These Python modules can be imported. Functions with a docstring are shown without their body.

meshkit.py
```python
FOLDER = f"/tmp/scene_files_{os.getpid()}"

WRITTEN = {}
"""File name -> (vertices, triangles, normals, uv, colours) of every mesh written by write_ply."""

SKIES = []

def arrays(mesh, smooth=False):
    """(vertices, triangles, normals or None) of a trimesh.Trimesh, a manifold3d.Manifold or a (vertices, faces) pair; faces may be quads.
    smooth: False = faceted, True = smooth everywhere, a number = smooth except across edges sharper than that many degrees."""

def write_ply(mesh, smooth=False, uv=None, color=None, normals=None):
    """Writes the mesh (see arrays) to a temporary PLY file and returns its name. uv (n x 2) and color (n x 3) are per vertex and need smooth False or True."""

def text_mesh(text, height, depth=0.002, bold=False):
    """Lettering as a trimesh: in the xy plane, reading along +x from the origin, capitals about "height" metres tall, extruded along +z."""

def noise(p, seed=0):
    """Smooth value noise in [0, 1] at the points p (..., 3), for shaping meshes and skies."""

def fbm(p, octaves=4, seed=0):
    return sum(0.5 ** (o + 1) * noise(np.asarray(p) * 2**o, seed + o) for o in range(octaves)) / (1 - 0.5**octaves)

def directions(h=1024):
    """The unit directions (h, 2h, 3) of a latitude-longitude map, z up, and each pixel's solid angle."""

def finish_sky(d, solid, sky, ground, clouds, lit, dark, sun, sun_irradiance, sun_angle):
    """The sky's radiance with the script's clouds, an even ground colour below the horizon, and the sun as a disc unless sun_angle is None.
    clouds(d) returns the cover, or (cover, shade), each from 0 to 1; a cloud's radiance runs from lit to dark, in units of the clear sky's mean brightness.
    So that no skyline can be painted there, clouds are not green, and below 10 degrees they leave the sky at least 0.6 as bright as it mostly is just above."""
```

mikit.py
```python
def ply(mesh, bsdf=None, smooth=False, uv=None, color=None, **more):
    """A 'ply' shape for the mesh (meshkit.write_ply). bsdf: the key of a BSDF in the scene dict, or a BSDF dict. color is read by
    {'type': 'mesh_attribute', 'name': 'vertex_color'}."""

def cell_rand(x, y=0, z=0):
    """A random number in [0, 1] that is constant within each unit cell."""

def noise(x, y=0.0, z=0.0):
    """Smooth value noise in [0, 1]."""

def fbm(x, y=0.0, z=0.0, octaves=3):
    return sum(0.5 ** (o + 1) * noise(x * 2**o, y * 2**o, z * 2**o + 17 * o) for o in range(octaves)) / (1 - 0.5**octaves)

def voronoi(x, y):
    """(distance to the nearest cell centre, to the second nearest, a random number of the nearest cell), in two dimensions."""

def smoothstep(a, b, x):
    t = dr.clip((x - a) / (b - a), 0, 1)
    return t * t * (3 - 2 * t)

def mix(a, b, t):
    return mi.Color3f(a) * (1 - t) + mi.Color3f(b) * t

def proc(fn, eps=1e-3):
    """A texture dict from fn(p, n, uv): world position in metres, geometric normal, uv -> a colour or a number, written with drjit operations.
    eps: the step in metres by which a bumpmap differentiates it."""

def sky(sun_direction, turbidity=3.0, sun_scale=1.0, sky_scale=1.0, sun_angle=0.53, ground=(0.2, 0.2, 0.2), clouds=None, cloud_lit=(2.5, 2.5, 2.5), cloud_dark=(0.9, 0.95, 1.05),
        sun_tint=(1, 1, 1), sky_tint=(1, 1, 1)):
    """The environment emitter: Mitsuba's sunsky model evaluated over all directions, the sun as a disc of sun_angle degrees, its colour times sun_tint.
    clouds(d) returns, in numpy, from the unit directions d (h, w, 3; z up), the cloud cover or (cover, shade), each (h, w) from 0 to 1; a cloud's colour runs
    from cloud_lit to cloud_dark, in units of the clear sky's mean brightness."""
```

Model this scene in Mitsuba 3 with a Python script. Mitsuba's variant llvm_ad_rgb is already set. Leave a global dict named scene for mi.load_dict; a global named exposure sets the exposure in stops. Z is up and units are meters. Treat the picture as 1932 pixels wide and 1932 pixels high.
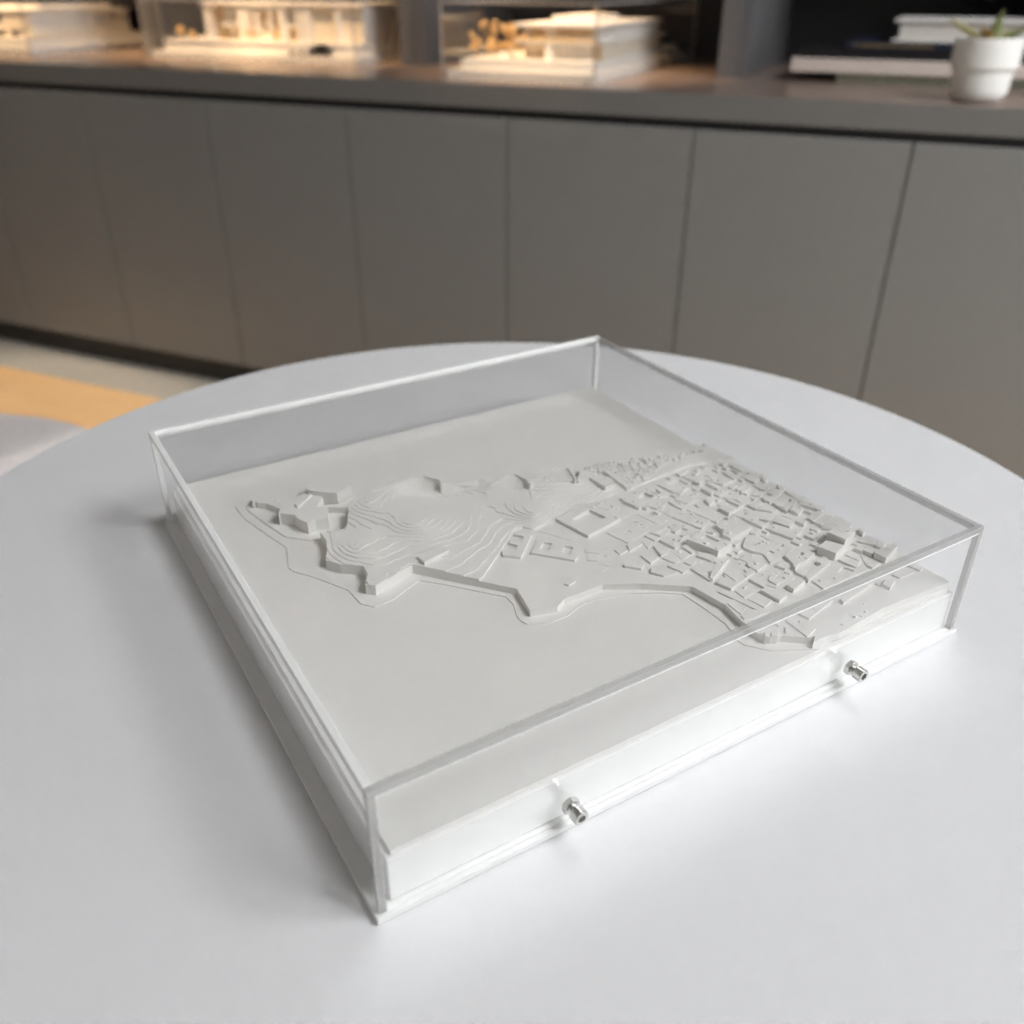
import math, random
import numpy as np, trimesh, manifold3d as m3
import mitsuba as mi
import mikit, meshkit
from mikit import proc, noise, fbm, smoothstep, mix
import drjit as dr
from shapely.geometry import Polygon, box as sbox, Point, LineString
from shapely import affinity
from shapely.ops import unary_union
T = mi.ScalarTransform4f
PI = math.pi
random.seed(7)
scene, labels = {}, {}

# ---------------------------------------------------------------- camera, sky, exposure
TABLE = 0.75                                    # height of the table top; the floor is z = 0
PITCH, ROLL, F_PX = 0.53127, 0.00354, 1698.88
cam_pos = np.array([0, 0, TABLE + 0.27906])
fwd = np.array([0, math.cos(PITCH), -math.sin(PITCH)])
right, up = np.array([1.0, 0, 0]), np.array([0, math.sin(PITCH), math.cos(PITCH)])
up = up * math.cos(ROLL) - right * math.sin(ROLL)
scene['camera'] = {'type': 'thinlens', 'fov': math.degrees(2 * math.atan(966 / F_PX)), 'fov_axis': 'x', 'near_clip': 0.02, 'far_clip': 200.0,
                   'aperture_radius': 0.0021, 'focus_distance': 0.39,
                   'to_world': T().look_at(origin=cam_pos.tolist(), target=(cam_pos + fwd).tolist(), up=up.tolist())}
exposure = 5.56
scene['sky'] = mikit.sky((0.75, -0.5, 0.45), turbidity=4.0, sun_scale=0.0, clouds=lambda d: np.ones(d.shape[:2]),
                         cloud_lit=(1.0, 1.03, 1.06), cloud_dark=(0.9, 0.9, 0.9), ground=(0.3, 0.29, 0.27))

# ---------------------------------------------------------------- frames: the room (along, into the wall units, up), the display case (mm)
YAW_ROOM = -0.41122
cd, cn = np.array([math.cos(YAW_ROOM), math.sin(YAW_ROOM), 0]), np.array([-math.sin(YAW_ROOM), math.cos(YAW_ROOM), 0])
ROOM = T().translate((cn * 1.92616 - cd * 2.09094).tolist()).rotate([0, 0, 1], math.degrees(YAW_ROOM))
CASE = T().translate([-0.04495, 0.1959, TABLE + 0.0003]).rotate([0, 0, 1], math.degrees(0.54751)).scale(0.001)
TX, TY, TR = 0.0, 0.431, 0.349                 # the round table

# ---------------------------------------------------------------- helpers
def key(name):
    if name not in scene and not any(k.startswith(name + '__') for k in scene):
        return name
    i = 1
    while f'{name}_{i:03d}' in scene or any(k.startswith(f'{name}_{i:03d}__') for k in scene):
        i += 1
    return f'{name}_{i:03d}'
def obj(name, mesh, mat, parent=None, to=None, smooth=False, label=None, cat=None, group=None, kind=None, **kw):
    k = key((parent + '__' if parent else '') + name)
    d = mesh if isinstance(mesh, dict) else mikit.ply(mesh, mat, smooth=smooth, **kw)
    if to is not None:
        d = {**d, 'to_world': to}
    scene[k] = d
    if label or cat or kind:
        tag(k, label, cat, group, kind)
    return k
def tag(k, label=None, cat=None, group=None, kind=None):
    labels[k] = {n: v for n, v in (('label', label), ('category', cat), ('group', group), ('kind', kind)) if v}
def thing(name, label, cat, group=None):
    k = key(name)
    while k in labels:
        base, n = (k[:-4], int(k[-3:]) + 1) if k[-4] == '_' and k[-3:].isdigit() else (k, 1)
        k = f'{base}_{n:03d}'
    tag(k, label, cat, group)
    return k
def cat(*ms):
    return trimesh.util.concatenate([m if isinstance(m, trimesh.Trimesh) else man(m) for m in ms])
def man(m):
    q = m.to_mesh()
    return trimesh.Trimesh(q.vert_properties[:, :3], q.tri_verts, process=False)
def bx(x0, x1, y0, y1, z0, z1):
    return trimesh.creation.box(bounds=[[min(x0, x1), min(y0, y1), min(z0, z1)], [max(x0, x1), max(y0, y1), max(z0, z1)]])
def cham(x0, x1, y0, y1, z0, z1, c=0.002):
    """box with chamfered edges"""
    p = [(x, y, z) for x in (x0, x1) for y in (y0, y1) for z in (z0, z1)]
    q = []
    for x, y, z in p:
        sx, sy, sz = (c if x == x0 else -c), (c if y == y0 else -c), (c if z == z0 else -c)
        q += [(x, y + sy, z + sz), (x + sx, y, z + sz), (x + sx, y + sy, z)]
    return trimesh.convex.convex_hull(np.array(q))
def prism(poly, z0, z1, holes=()):
    p = poly if hasattr(poly, 'geom_type') else Polygon(poly, holes)
    if not p.is_valid:
        p = p.buffer(0)
    gs = [g for g in getattr(p, 'geoms', [p]) if isinstance(g, Polygon) and g.area > 1e-9]
    ms = []
    for g in gs:
        m = trimesh.creation.extrude_polygon(g, z1 - z0, engine='earcut')
        m.apply_translation([0, 0, z0])
        ms.append(m)
    return trimesh.util.concatenate(ms)
def lathe(prof, n=48):
    return trimesh.creation.revolve(np.array(prof, float), sections=n)
def ico(r, c, sub=1):
    m = trimesh.creation.icosphere(subdivisions=sub, radius=r)
    m.apply_translation(c)
    return m
def rod(a, b, r, n=8):
    return trimesh.creation.cylinder(radius=r, segment=[a, b], sections=n)

# ---------------------------------------------------------------- materials
def srgb(r, g, b):
    return [((c / 255) / 12.92 if c / 255 <= 0.04045 else ((c / 255 + 0.055) / 1.055) ** 2.4) for c in (r, g, b)]
def pr(name, col, rough=0.5, spec=0.5, bump=None, scale=1.0, **kw):
    d = {'type': 'principled', 'base_color': col if isinstance(col, dict) else {'type': 'rgb', 'value': list(col)}, 'roughness': rough, 'specular': spec, **kw}
    if bump:
        d = {'type': 'bumpmap', 'arbitrary': bump, 'scale': scale, 'bsdf': d}
    scene[name] = {'type': 'twosided', 'bsdf': d}
    return name
cy_, sy_ = math.cos(0.54751), math.sin(0.54751)
def case_uv(p):
    x, y = p.x + 0.04495, p.y - 0.1959
    return x * cy_ + y * sy_, -x * sy_ + y * cy_
def print_lines(p, n, uv):      # fine diagonal deposition lines of the print, 0.6 mm apart
    u, v = case_uv(p)
    return 0.00002 * dr.sin((u + v) * (2 * PI / 0.00085)) * dr.select(dr.abs(n.z) > 0.7, 1.0, 0.0) + 0.000006 * dr.sin(p.z * (2 * PI / 0.0004)) * dr.select(dr.abs(n.z) > 0.7, 0.0, 1.0)
def orange_peel(p, n, uv):
    return 0.00007 * fbm(p.x * 900, p.y * 900, p.z * 900, 2)
pr('m_print', (0.74, 0.735, 0.71), 0.55, 0.4, proc(print_lines, 2e-4))
pr('m_base_white', (0.78, 0.785, 0.775), 0.45, 0.4)
pr('m_table', (0.685, 0.69, 0.702), 0.42, 0.5, proc(orange_peel, 3e-4))
pr('m_metal', (0.62, 0.62, 0.60), 0.28, 0.5, metallic=1.0)
pr('m_table_leg', (0.7, 0.7, 0.71), 0.4)
scene['m_acrylic_thin'] = {'type': 'thindielectric', 'int_ior': 1.49}
def veil(name, weight, col):
    scene[name] = {'type': 'blendbsdf', 'weight': weight, 'bsdf_0': {'type': 'thindielectric', 'int_ior': 1.3}, 'bsdf_1': {'type': 'twosided', 'bsdf': {'type': 'principled', 'base_color': {'type': 'rgb', 'value': col}, 'roughness': 0.25, 'specular': 0.6}}}
veil('m_edge_lit', 0.75, [0.88, 0.89, 0.88])  # white colour stands in for light piped to the cut edges
veil('m_edge_dim', 0.38, [0.50, 0.50, 0.49])  # same acrylic, greyed to imitate the darker reflections at front and right
pr('m_cabinet', (0.245, 0.245, 0.24), 0.38, 0.5)
pr('m_counter', (0.20, 0.195, 0.19), 0.22, 0.5)
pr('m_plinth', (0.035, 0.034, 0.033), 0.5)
pr('m_dark', (0.028, 0.029, 0.031), 0.5)
pr('m_upright', (0.13, 0.13, 0.135), 0.4)
pr('m_wall', (0.36, 0.35, 0.335), 0.8, 0.2)
pr('m_ceiling', (0.50, 0.50, 0.50), 0.9, 0.1)
pr('m_cream', (0.80, 0.73, 0.62), 0.6, 0.3)
pr('m_cream_dark', (0.62, 0.47, 0.28), 0.6, 0.3)
pr('m_model_white', (0.84, 0.82, 0.78), 0.6, 0.3)
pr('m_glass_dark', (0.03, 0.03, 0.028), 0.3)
pr('m_gold', (0.62, 0.42, 0.20), 0.5, 0.4)
pr('m_black', (0.012, 0.012, 0.014), 0.35)
pr('m_navy', (0.014, 0.016, 0.035), 0.45)
pr('m_goldfoil', (0.55, 0.40, 0.17), 0.4, metallic=0.6)
pr('m_pink_white', (0.72, 0.62, 0.56), 0.4)
pr('m_sage', (0.36, 0.37, 0.30), 0.5)
pr('m_page', (0.66, 0.63, 0.58), 0.8, 0.1)
pr('m_book_white', (0.66, 0.64, 0.62), 0.5)
pr('m_pot', (0.93, 0.925, 0.89), 0.35)
pr('m_book_cream', (0.85, 0.78, 0.62), 0.6); pr('m_book_rose', (0.75, 0.45, 0.38), 0.6); pr('m_book_red', (0.80, 0.25, 0.20), 0.6); pr('m_book_amber', (0.85, 0.60, 0.28), 0.6)
pr('m_wall_wood', (0.26, 0.19, 0.13), 0.6); pr('m_counter_top', (0.20, 0.15, 0.125), 0.24, 0.5)
pr('m_soil', (0.06, 0.045, 0.03), 0.9)
pr('m_leaf', (0.23, 0.26, 0.10), 0.5)
pr('m_leaf_pale', (0.44, 0.40, 0.20), 0.5)
pr('m_leaf_amber', (0.42, 0.26, 0.08), 0.5)
pr('m_window', (0.55, 0.55, 0.55), 0.4)
def fabric_col(p, n, uv):
    f = fbm(p.x * 260, p.y * 260, p.z * 260, 3)
    return mix((0.66, 0.61, 0.595), (0.84, 0.79, 0.78), f)
pr('m_fabric', proc(fabric_col), 0.9, 0.1)
def carpet_col(p, n, uv):
    f = fbm(p.x * 160, p.y * 160, 0.0, 3)
    return mix((0.46, 0.42, 0.36), (0.60, 0.55, 0.48), f)
pr('m_carpet', proc(carpet_col), 0.95, 0.05)
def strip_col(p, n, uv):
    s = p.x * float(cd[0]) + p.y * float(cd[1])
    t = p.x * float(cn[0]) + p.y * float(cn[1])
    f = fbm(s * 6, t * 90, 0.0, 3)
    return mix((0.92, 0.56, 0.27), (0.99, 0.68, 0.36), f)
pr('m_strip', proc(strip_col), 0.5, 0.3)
SPOT = 0.46
DOWN = 0.26
PANEL = 0.52
# ---- the printed map, traced in millimetres on the case: outlines, (u, v, height) control points, (roof outline, ground, roof height, courts, court depth)
SHELF = [(30.4,259.7),(33.0,263.4),(40.5,264.5),(43.1,266.5),(61.2,261.4),(72.0,263.0),(88.2,266.9),(99.8,258.5),(118.4,245.0),(138.7,242.1),(156.9,226.9),(176.2,221.2),(202.6,209.4),(222.9,202.8),(237.8,202.1),(258.6,196.8),(283.3,190.3),(304.0,188.2),(303.5,185),(303.5,5.0),(217.9,6.2),(214.4,4.5),(194.5,15.4),(188.0,23.8),(187.5,27.6),(191.1,39.3),(190.9,53.0),(189.6,67.3),(182.1,73.2),(167.1,81.4),(146.1,85.6),(139.5,84.1),(133.3,81.6),(121.8,81.5),(113.2,85.9),(112.1,90.1),(112.6,94.0),(115.9,102.1),(115.8,109.1),(95.9,133.0),(86.5,142.7),(68.6,134.5),(59.0,133.9),(54.5,139.6),(53.7,153.0),(43.1,172.5),(36.6,181.8),(35.6,186.5),(41.0,204.7),(35.2,227.0),(31.2,244.5)]
LOW = [(35.6,255.6),(35.2,249.7),(38.8,233.1),(43.9,213.7),(53.6,204.2),(60.5,201.9),(70.0,204.8),(80.2,213.4),(92.1,221.0),(115.9,241.2),(109.0,252.2),(97.5,256.8),(87.1,263.8),(66.2,259.8),(42.1,262.1)]
LAND = [(79.4,212.8),(72.5,198.6),(70.2,196.6),(58.4,200.8),(58.3,191.6),(55.2,182.9),(51.5,175.7),(56.2,167.8),(65.1,159.7),(64.3,152.7),(59.7,145.3),(63.4,141.7),(86.6,149.7),(97.6,136.0),(108.9,122.7),(121.3,107.5),(117.3,89.7),(130.1,86.2),(136.2,89.5),(142.5,89.5),(158.4,89.6),(174.4,80.6),(189.8,69.2),(194.1,66.1),(195.8,56.0),(197.5,46.7),(195.1,33.1),(195.1,24.1),(197.6,18.7),(203.0,17.1),(212.8,9.7),(285,6.5),(303.5,5.0),(303.5,182),(302.4,178.5),(276.8,182.6),(252.3,189.0),(232.4,194.4),(218.4,193.9),(202.8,176.2),(205.0,188.6),(191.9,192.4),(182.9,191.6),(178.2,187.8),(174.9,198.0),(165.5,197.4),(157.9,197.7),(156.7,203.2),(138.6,208.3),(135.4,209.3),(134.7,210.6),(128.4,220.3),(112.6,221.8),(102.0,223.0),(91.4,217.4),(84.8,215.3)]
HILL = [(79.4,212.8),(72.5,198.6),(70.2,196.6),(58.4,200.8),(58.3,191.6),(55.2,182.9),(51.5,175.7),(56.2,167.8),(65.1,159.7),(64.3,152.7),(59.7,145.3),(63.4,141.7),(86.6,149.7),(97.6,136.0),(108.9,122.7),(111.3,123.6),(128.4,137.4),(146.4,152.7),(152.5,153.4),(156.1,148.7),(173.0,151.9),(196.9,157.6),(208.5,156.6),(226.0,157.5),(230.4,168.3),(219.2,181.6),(202.8,176.2),(205.0,188.6),(191.9,192.4),(182.9,191.6),(178.2,187.8),(174.9,198.0),(165.5,197.4),(157.9,197.7),(156.7,203.2),(138.6,208.3),(135.4,209.3),(134.7,210.6),(128.4,220.3),(112.6,221.8),(102.0,223.0),(91.4,217.4),(84.8,215.3)]
TERRAIN = [(58.4,200.8,6.5),(58.1,191.1,6.3),(51.7,175.6,5.6),(56.2,167.8,6.0),(65.1,159.7,6.3),(59.7,145.3,6.2),(63.3,141.8,6.4),(74.0,145.8,6.3),(86.6,149.7,6.2),(68.9,177.5,8.9),(65.3,180.9,7.9),(72.8,174.7,7.9),(69.8,161.3,6.9),(82.6,164.3,7.2),(95.5,166.6,7.4),(71.5,192.6,7.3),(67.6,197.3,7.0),(79.9,184.4,8.0),(79.3,212.7,8.6),(72.6,198.7,7.3),(88.0,209.6,10.2),(96.1,206.9,9.8),(99.9,215.4,10.5),(101.8,223.1,11),(111.8,220.1,11.6),(128.1,219.7,12),(134.9,211.2,12),(132.9,208.6,6.3),(123.6,211.2,6.4),(115.2,214.1,7.4),(98.9,180.2,10.0),(112.6,180.6,9.5),(122.4,183.3,8.4),(90.0,183.6,8.4),(90.8,175.6,7.9),(117.7,199.2,7.2),(105.2,199.6,9),(116.6,166.2,7.9),(123.1,160.9,7.0),(128.3,150.7,6.0),(144.8,154.4,5.2),(110.3,124.4,4.8),(105.6,129.2,5.2),(98.1,136.8,5.6),(108.4,145.2,6.0),(94.6,153.0,6.3),(112.6,153.1,6.6),(162.5,157.9,8.4),(160.7,152.3,6.2),(150.1,163.2,6.2),(147.6,175.7,6.6),(174.7,156.5,5.4),(155.7,150.8,5.3),(151.1,156.5,5.4),(141.1,193.8,6.3),(149.3,184.4,6.8),(159.0,177.8,7.2),(150.3,198.1,6.7),(142.8,204.3,6.9),(174.7,197.7,11),(165.0,196.6,10.4),(158.1,196.7,8.2),(164.3,189.5,6.8),(173.7,183.8,6.8),(172.7,178.8,7.8),(178.0,186.2,9.6),(188.0,179.6,9.2),(202.9,176.3,8.6),(197.1,168.9,7.2),(205.8,163.1,5.8),(193.3,160.7,5.5),(213.7,158.6,5),(177.0,157.5,5.2),(195.3,158.4,5),(226.6,165.8,4.8),(217.1,178.8,5.6)]
FORT = [
    ([(38.6,254.9),(42.5,259.9),(59.2,253.0),(69.0,252.3),(68.6,248.8),(53.7,240.6),(49.1,237.2),(44.6,246.9),(40.6,250.2),(40.4,252.1),(38.6,251.4)],0,4.9,[]),
    ([(45.2,226.8),(48.3,232.6),(66.7,242.8),(70.5,237.8),(73.8,234.0),(65.3,224.1),(70.3,220.3),(66.2,208.8),(59.8,210.6),(55.1,210.1),(51.9,217.8),(52.2,220.9),(46.1,227.1)],0,8.3,[]),
    ([(66.9,243.8),(79.1,245.8),(84.0,246.7),(82.3,238.2),(86.5,235.7),(89.5,232.0),(78.5,226.8),(72.7,231.2),(68.1,235.7),(66.0,238.8)],0,11.3,[]),
    ([(55.5,230.8),(67.7,238.5),(68.8,237.4),(56.0,227.0)],8.2,9.2,[]),
    ([(66.9,229.4),(78.6,225.5),(88.8,229.6),(92.3,231.2),(83.3,222.2),(81.3,219.0),(71.8,225.1)],0,5.2,[]),
    ([(49.7,246.9),(51.6,246.6),(50.9,244.8),(49.4,244.8)],4.7,5.6,[]),
]
BUILDINGS = [
    ([(171.9,150.0),(196.2,156.2),(202.4,133.1),(176.5,127.1)],4.0,5.7,[[(178.8,145.3),(193.0,148.9),(195.4,137.9),(182.2,135.0)]],None),
    ([(199.0,156.0),(209.7,155.8),(214.2,133.3),(203.7,134.1)],4.0,4.35,[],None),
    ([(211.6,175.0),(219.9,175.4),(219.2,161.9),(212.9,161.9)],4.6,8.0,[[(216.8,172.4),(220.6,172.6),(218.5,169.4)]],None),
    ([(225.8,181.2),(229.0,180.8),(227.9,157.1),(224.7,157.7)],4.0,6.0,[],None),
    ([(214.3,146.7),(233.4,152.1),(234.2,141.0),(217.0,136.3)],4.0,5.7,[[(223.2,146.7),(230.8,148.6),(232.1,142.3),(225.1,141.1)]],None),
    ([(234.2,152.5),(239.5,154.8),(242.6,140.3),(235.1,141.1)],4.0,5.4,[[(235.3,147.4),(238.5,148.3),(239.1,143.3),(236.4,143.1)]],None),
    ([(222.8,137.3),(234.4,140.5),(237.2,136.2),(234.7,133.2),(225.3,131.8)],4.0,5.0,[],None),
    ([(243.4,152.8),(261.5,153.1),(258.7,140.8),(245.6,140.2)],4.0,5.0,[[(248.2,150.9),(258.0,151.3),(258.9,144.0),(249.4,143.6)]],None),
    ([(240.8,135.1),(254.0,137.7),(254.7,128.1),(243.7,127.5)],4.0,4.7,[[(249.5,134.8),(251.9,135.2),(252.5,133.0),(250.1,132.6)]],None),
    ([(235.6,134.3),(239.3,133.4),(240.7,124.1),(236.5,123.2)],4.0,5.3,[],None),
    ([(187.5,126.4),(211.8,131.9),(215.3,118.2),(199.0,113.9),(190.9,112.6)],4.0,4.5,[[(194.2,121.6),(198.7,122.8),(199.4,119.6),(194.4,118.7)],[(204.6,127.5),(207.8,128.0),(208.3,125.7),(205.1,125.1)],[(205.4,123.3),(208.3,124.0),(208.7,122.1),(205.9,121.8)]],None),
    ([(213.4,132.0),(219.0,133.3),(224.3,120.0),(216.4,118.5)],4.0,4.4,[[(216.9,129.9),(219.9,130.2),(220.4,127.4),(218.0,126.7)]],None),
    ([(225.9,131.8),(234.9,133.4),(236.5,123.7),(227.1,121.7)],4.0,4.4,[],None),
    ([(227.6,120.6),(237.4,121.9),(240.3,111.3),(230.6,109.6)],4.0,4.8,[],None),
    ([(206.5,114.2),(222.3,117.7),(224.7,112.2),(217.1,109.8),(209.2,108.6)],4.0,5.0,[[(209.5,112.0),(218.8,114.1),(219.5,112.1),(212.1,109.3)]],None),
    ([(217.4,109.7),(228.2,111.3),(229.2,102.6),(219.1,102.3)],4.0,5.2,[[(216.9,106.8),(224.0,108.6),(225.6,105.6),(218.6,103.8)]],None),
    ([(205.9,105.2),(215.2,107.1),(216.0,97.6),(207.9,95.6)],4.0,5.4,[[(210.9,101.9),(212.7,102.3),(212.7,100.8),(211.1,100.5)]],None),
    ([(202.4,113.1),(206.0,114.1),(208.0,108.2),(204.2,106.9)],4.0,4.8,[],None),
    ([(198.2,110.0),(201.1,111.4),(202.0,106.1),(196.4,102.7)],4.0,4.5,[],None),
    ([(199.9,102.5),(204.6,103.5),(205.1,94.9),(197.4,93.6)],4.0,5.1,[],None),
    ([(189.0,99.0),(192.8,100.4),(196.2,93.2),(188.8,91.2)],4.0,4.9,[],None),
    ([(197.1,92.1),(204.2,93.7),(204.1,85.7),(199.1,85.1)],4.0,4.8,[],None),
    ([(204.7,93.8),(212.0,95.0),(214.2,88.1),(204.9,85.6)],4.0,4.6,[],None),
    ([(177.2,97.6),(180.8,96.9),(183.7,94.4),(185.2,91.8),(181.4,89.4),(176.0,95.5)],4.0,5.2,[],None),
    ([(186.9,88.3),(192.0,84.5),(195.6,77.4),(187.1,79.1),(183.6,84.7)],4.0,5.2,[],None),
    ([(194.5,84.9),(197.7,85.5),(201.6,76.8),(197.0,76.4)],4.0,5.1,[],None),
    ([(169.9,120.1),(178.2,112.1),(172.8,111.7),(167.0,116.6)],4.0,4.5,[],None),
    ([(165.9,112.7),(170.5,109.2),(167.7,106.5),(163.7,109.6)],4.0,4.6,[],None),
    ([(168.1,106.1),(170.9,99.4),(161.9,98.5),(162.1,99.8),(170.1,99.9),(167.2,105.2)],4.0,4.3,[],None),
    ([(181.1,110.8),(187.3,110.8),(186.7,106.7),(180.8,105.7)],4.0,4.7,[],None),
    ([(189.3,110.6),(196.7,111.1),(196.7,107.6),(187.0,105.9)],4.0,5.0,[],None),
    ([(174.4,109.2),(179.2,108.2),(179.1,106.4),(174.0,107.6)],4.0,4.5,[],None),
    ([(215.1,95.1),(226.8,97.4),(233.4,81.1),(221.4,78.6)],4.0,8.2,[[(222.3,92.4),(226.7,93.6),(228.6,85.5),(224.0,84.5)]],1.2),
    ([(238.2,100.4),(245.0,102.0),(253.4,99.5),(254.8,89.6),(237.0,86.1),(236.1,91.3),(239.6,94.0),(239.2,99.8)],4.0,6.4,[],None),
    ([(228.7,95.9),(233.2,97.2),(233.9,95.9),(231.3,93.5)],4.0,8.0,[],None),
    ([(239.5,79.5),(247.1,85.0),(250.8,84.3),(255.2,71.6),(242.6,68.7),(239.4,72.1),(238.0,77.5)],4.0,5.4,[],None),
    ([(254.3,79.3),(258.5,79.1),(261.8,65.6),(248.2,61.8),(240.1,60.9),(243.1,68.6),(255.8,71.4)],4.0,4.9,[[(248.1,69.3),(248.7,67.4),(248.8,66.6),(244.4,65.6),(244.1,67.2)],[(255.1,69.5),(258.1,70.1),(257.2,68.3),(254.8,68.3)]],None),
    ([(229.0,71.0),(235.8,72.8),(236.5,69.1),(229.8,67.0)],4.0,5.4,[],None),
    ([(219.4,67.0),(229.2,71.1),(229.8,67.4),(236.5,68.5),(237.7,61.3),(209.5,54.6),(208.4,59.9),(205.6,62.2),(211.4,64.2),(212.0,62.5),(213.6,65.6)],4.0,4.9,[[(227.3,65.8),(229.3,66.0),(229.3,63.1),(226.9,62.5)],[(221.6,63.6),(224.7,63.1),(223.8,60.2),(220.9,60.5)]],None),
    ([(229.8,67.0),(235.9,68.3),(237.3,60.7),(228.8,58.4),(228.0,63.8)],4.0,5.4,[],None),
    ([(204.8,61.4),(210.5,63.8),(212.5,59.8),(211.3,55.2),(207.2,53.7)],4.0,5.5,[],None),
    ([(213.7,65.9),(215.2,66.0),(216.3,59.6),(213.7,57.7)],4.0,5.5,[],None),
    ([(221.7,55.6),(236.6,59.1),(241.3,45.6),(234.6,44.5),(227.1,44.3),(224.3,48.7)],4.0,4.7,[],None),
    ([(228.5,50.8),(232.2,52.7),(232.5,51.2),(229.7,48.8),(230.4,46.4),(234.5,47.3),(234.5,45.9),(228.2,45.1),(227.6,49.4)],4.0,5.5,[],None),
    ([(231.3,41.7),(241.1,43.1),(241.7,39.7),(231.4,37.4)],4.0,6.2,[],None),
    ([(218.2,45.5),(221.8,45.9),(226.2,36.1),(219.7,35.0)],4.0,5.7,[],None),
    ([(220.4,55.4),(222.9,55.2),(223.9,47.9),(221.7,46.6)],4.0,5.3,[],None),
    ([(208.5,52.5),(218.6,54.3),(219.5,47.5),(208.4,46.0)],4.0,4.6,[],None),
    ([(209.2,44.6),(214.8,45.4),(218.2,37.7),(211.0,35.7)],4.0,4.6,[],None),
    ([(201.0,56.1),(203.3,55.4),(208.7,35.7),(206.6,35.7)],4.0,4.7,[],None),
    ([(198.5,46.5),(203.4,48.0),(204.0,40.1),(198.1,37.5)],4.0,4.5,[],None),
    ([(197.2,36.1),(202.1,38.6),(207.1,36.2),(211.2,32.5),(201.3,32.4),(196.5,33.6)],4.0,4.6,[],None),
    ([(202.6,77.6),(212.2,80.4),(220.0,78.6),(225.7,74.1),(203.9,64.2)],4.0,5.0,[[(208.2,79.9),(215.3,80.3),(217.7,77.0),(209.0,75.9)],[(205.5,70.3),(208.1,70.8),(208.7,67.0),(205.0,65.9)]],None),
    ([(217.3,74.7),(223.2,73.2),(204.9,64.0),(204.3,65.7)],4.0,5.7,[],None),
    ([(211.4,94.7),(214.8,94.9),(214.0,87.2),(211.7,87.1)],4.0,5.5,[],None),
    ([(212.7,84.1),(216.1,86.4),(220.9,80.6),(219.8,78.4),(215.3,75.3),(215.5,78.1)],4.0,5.2,[],None),
    ([(200.7,84.1),(202.6,82.2),(202.4,77.4),(198.3,77.7),(197.5,80.3)],4.0,5.2,[],None),
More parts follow.
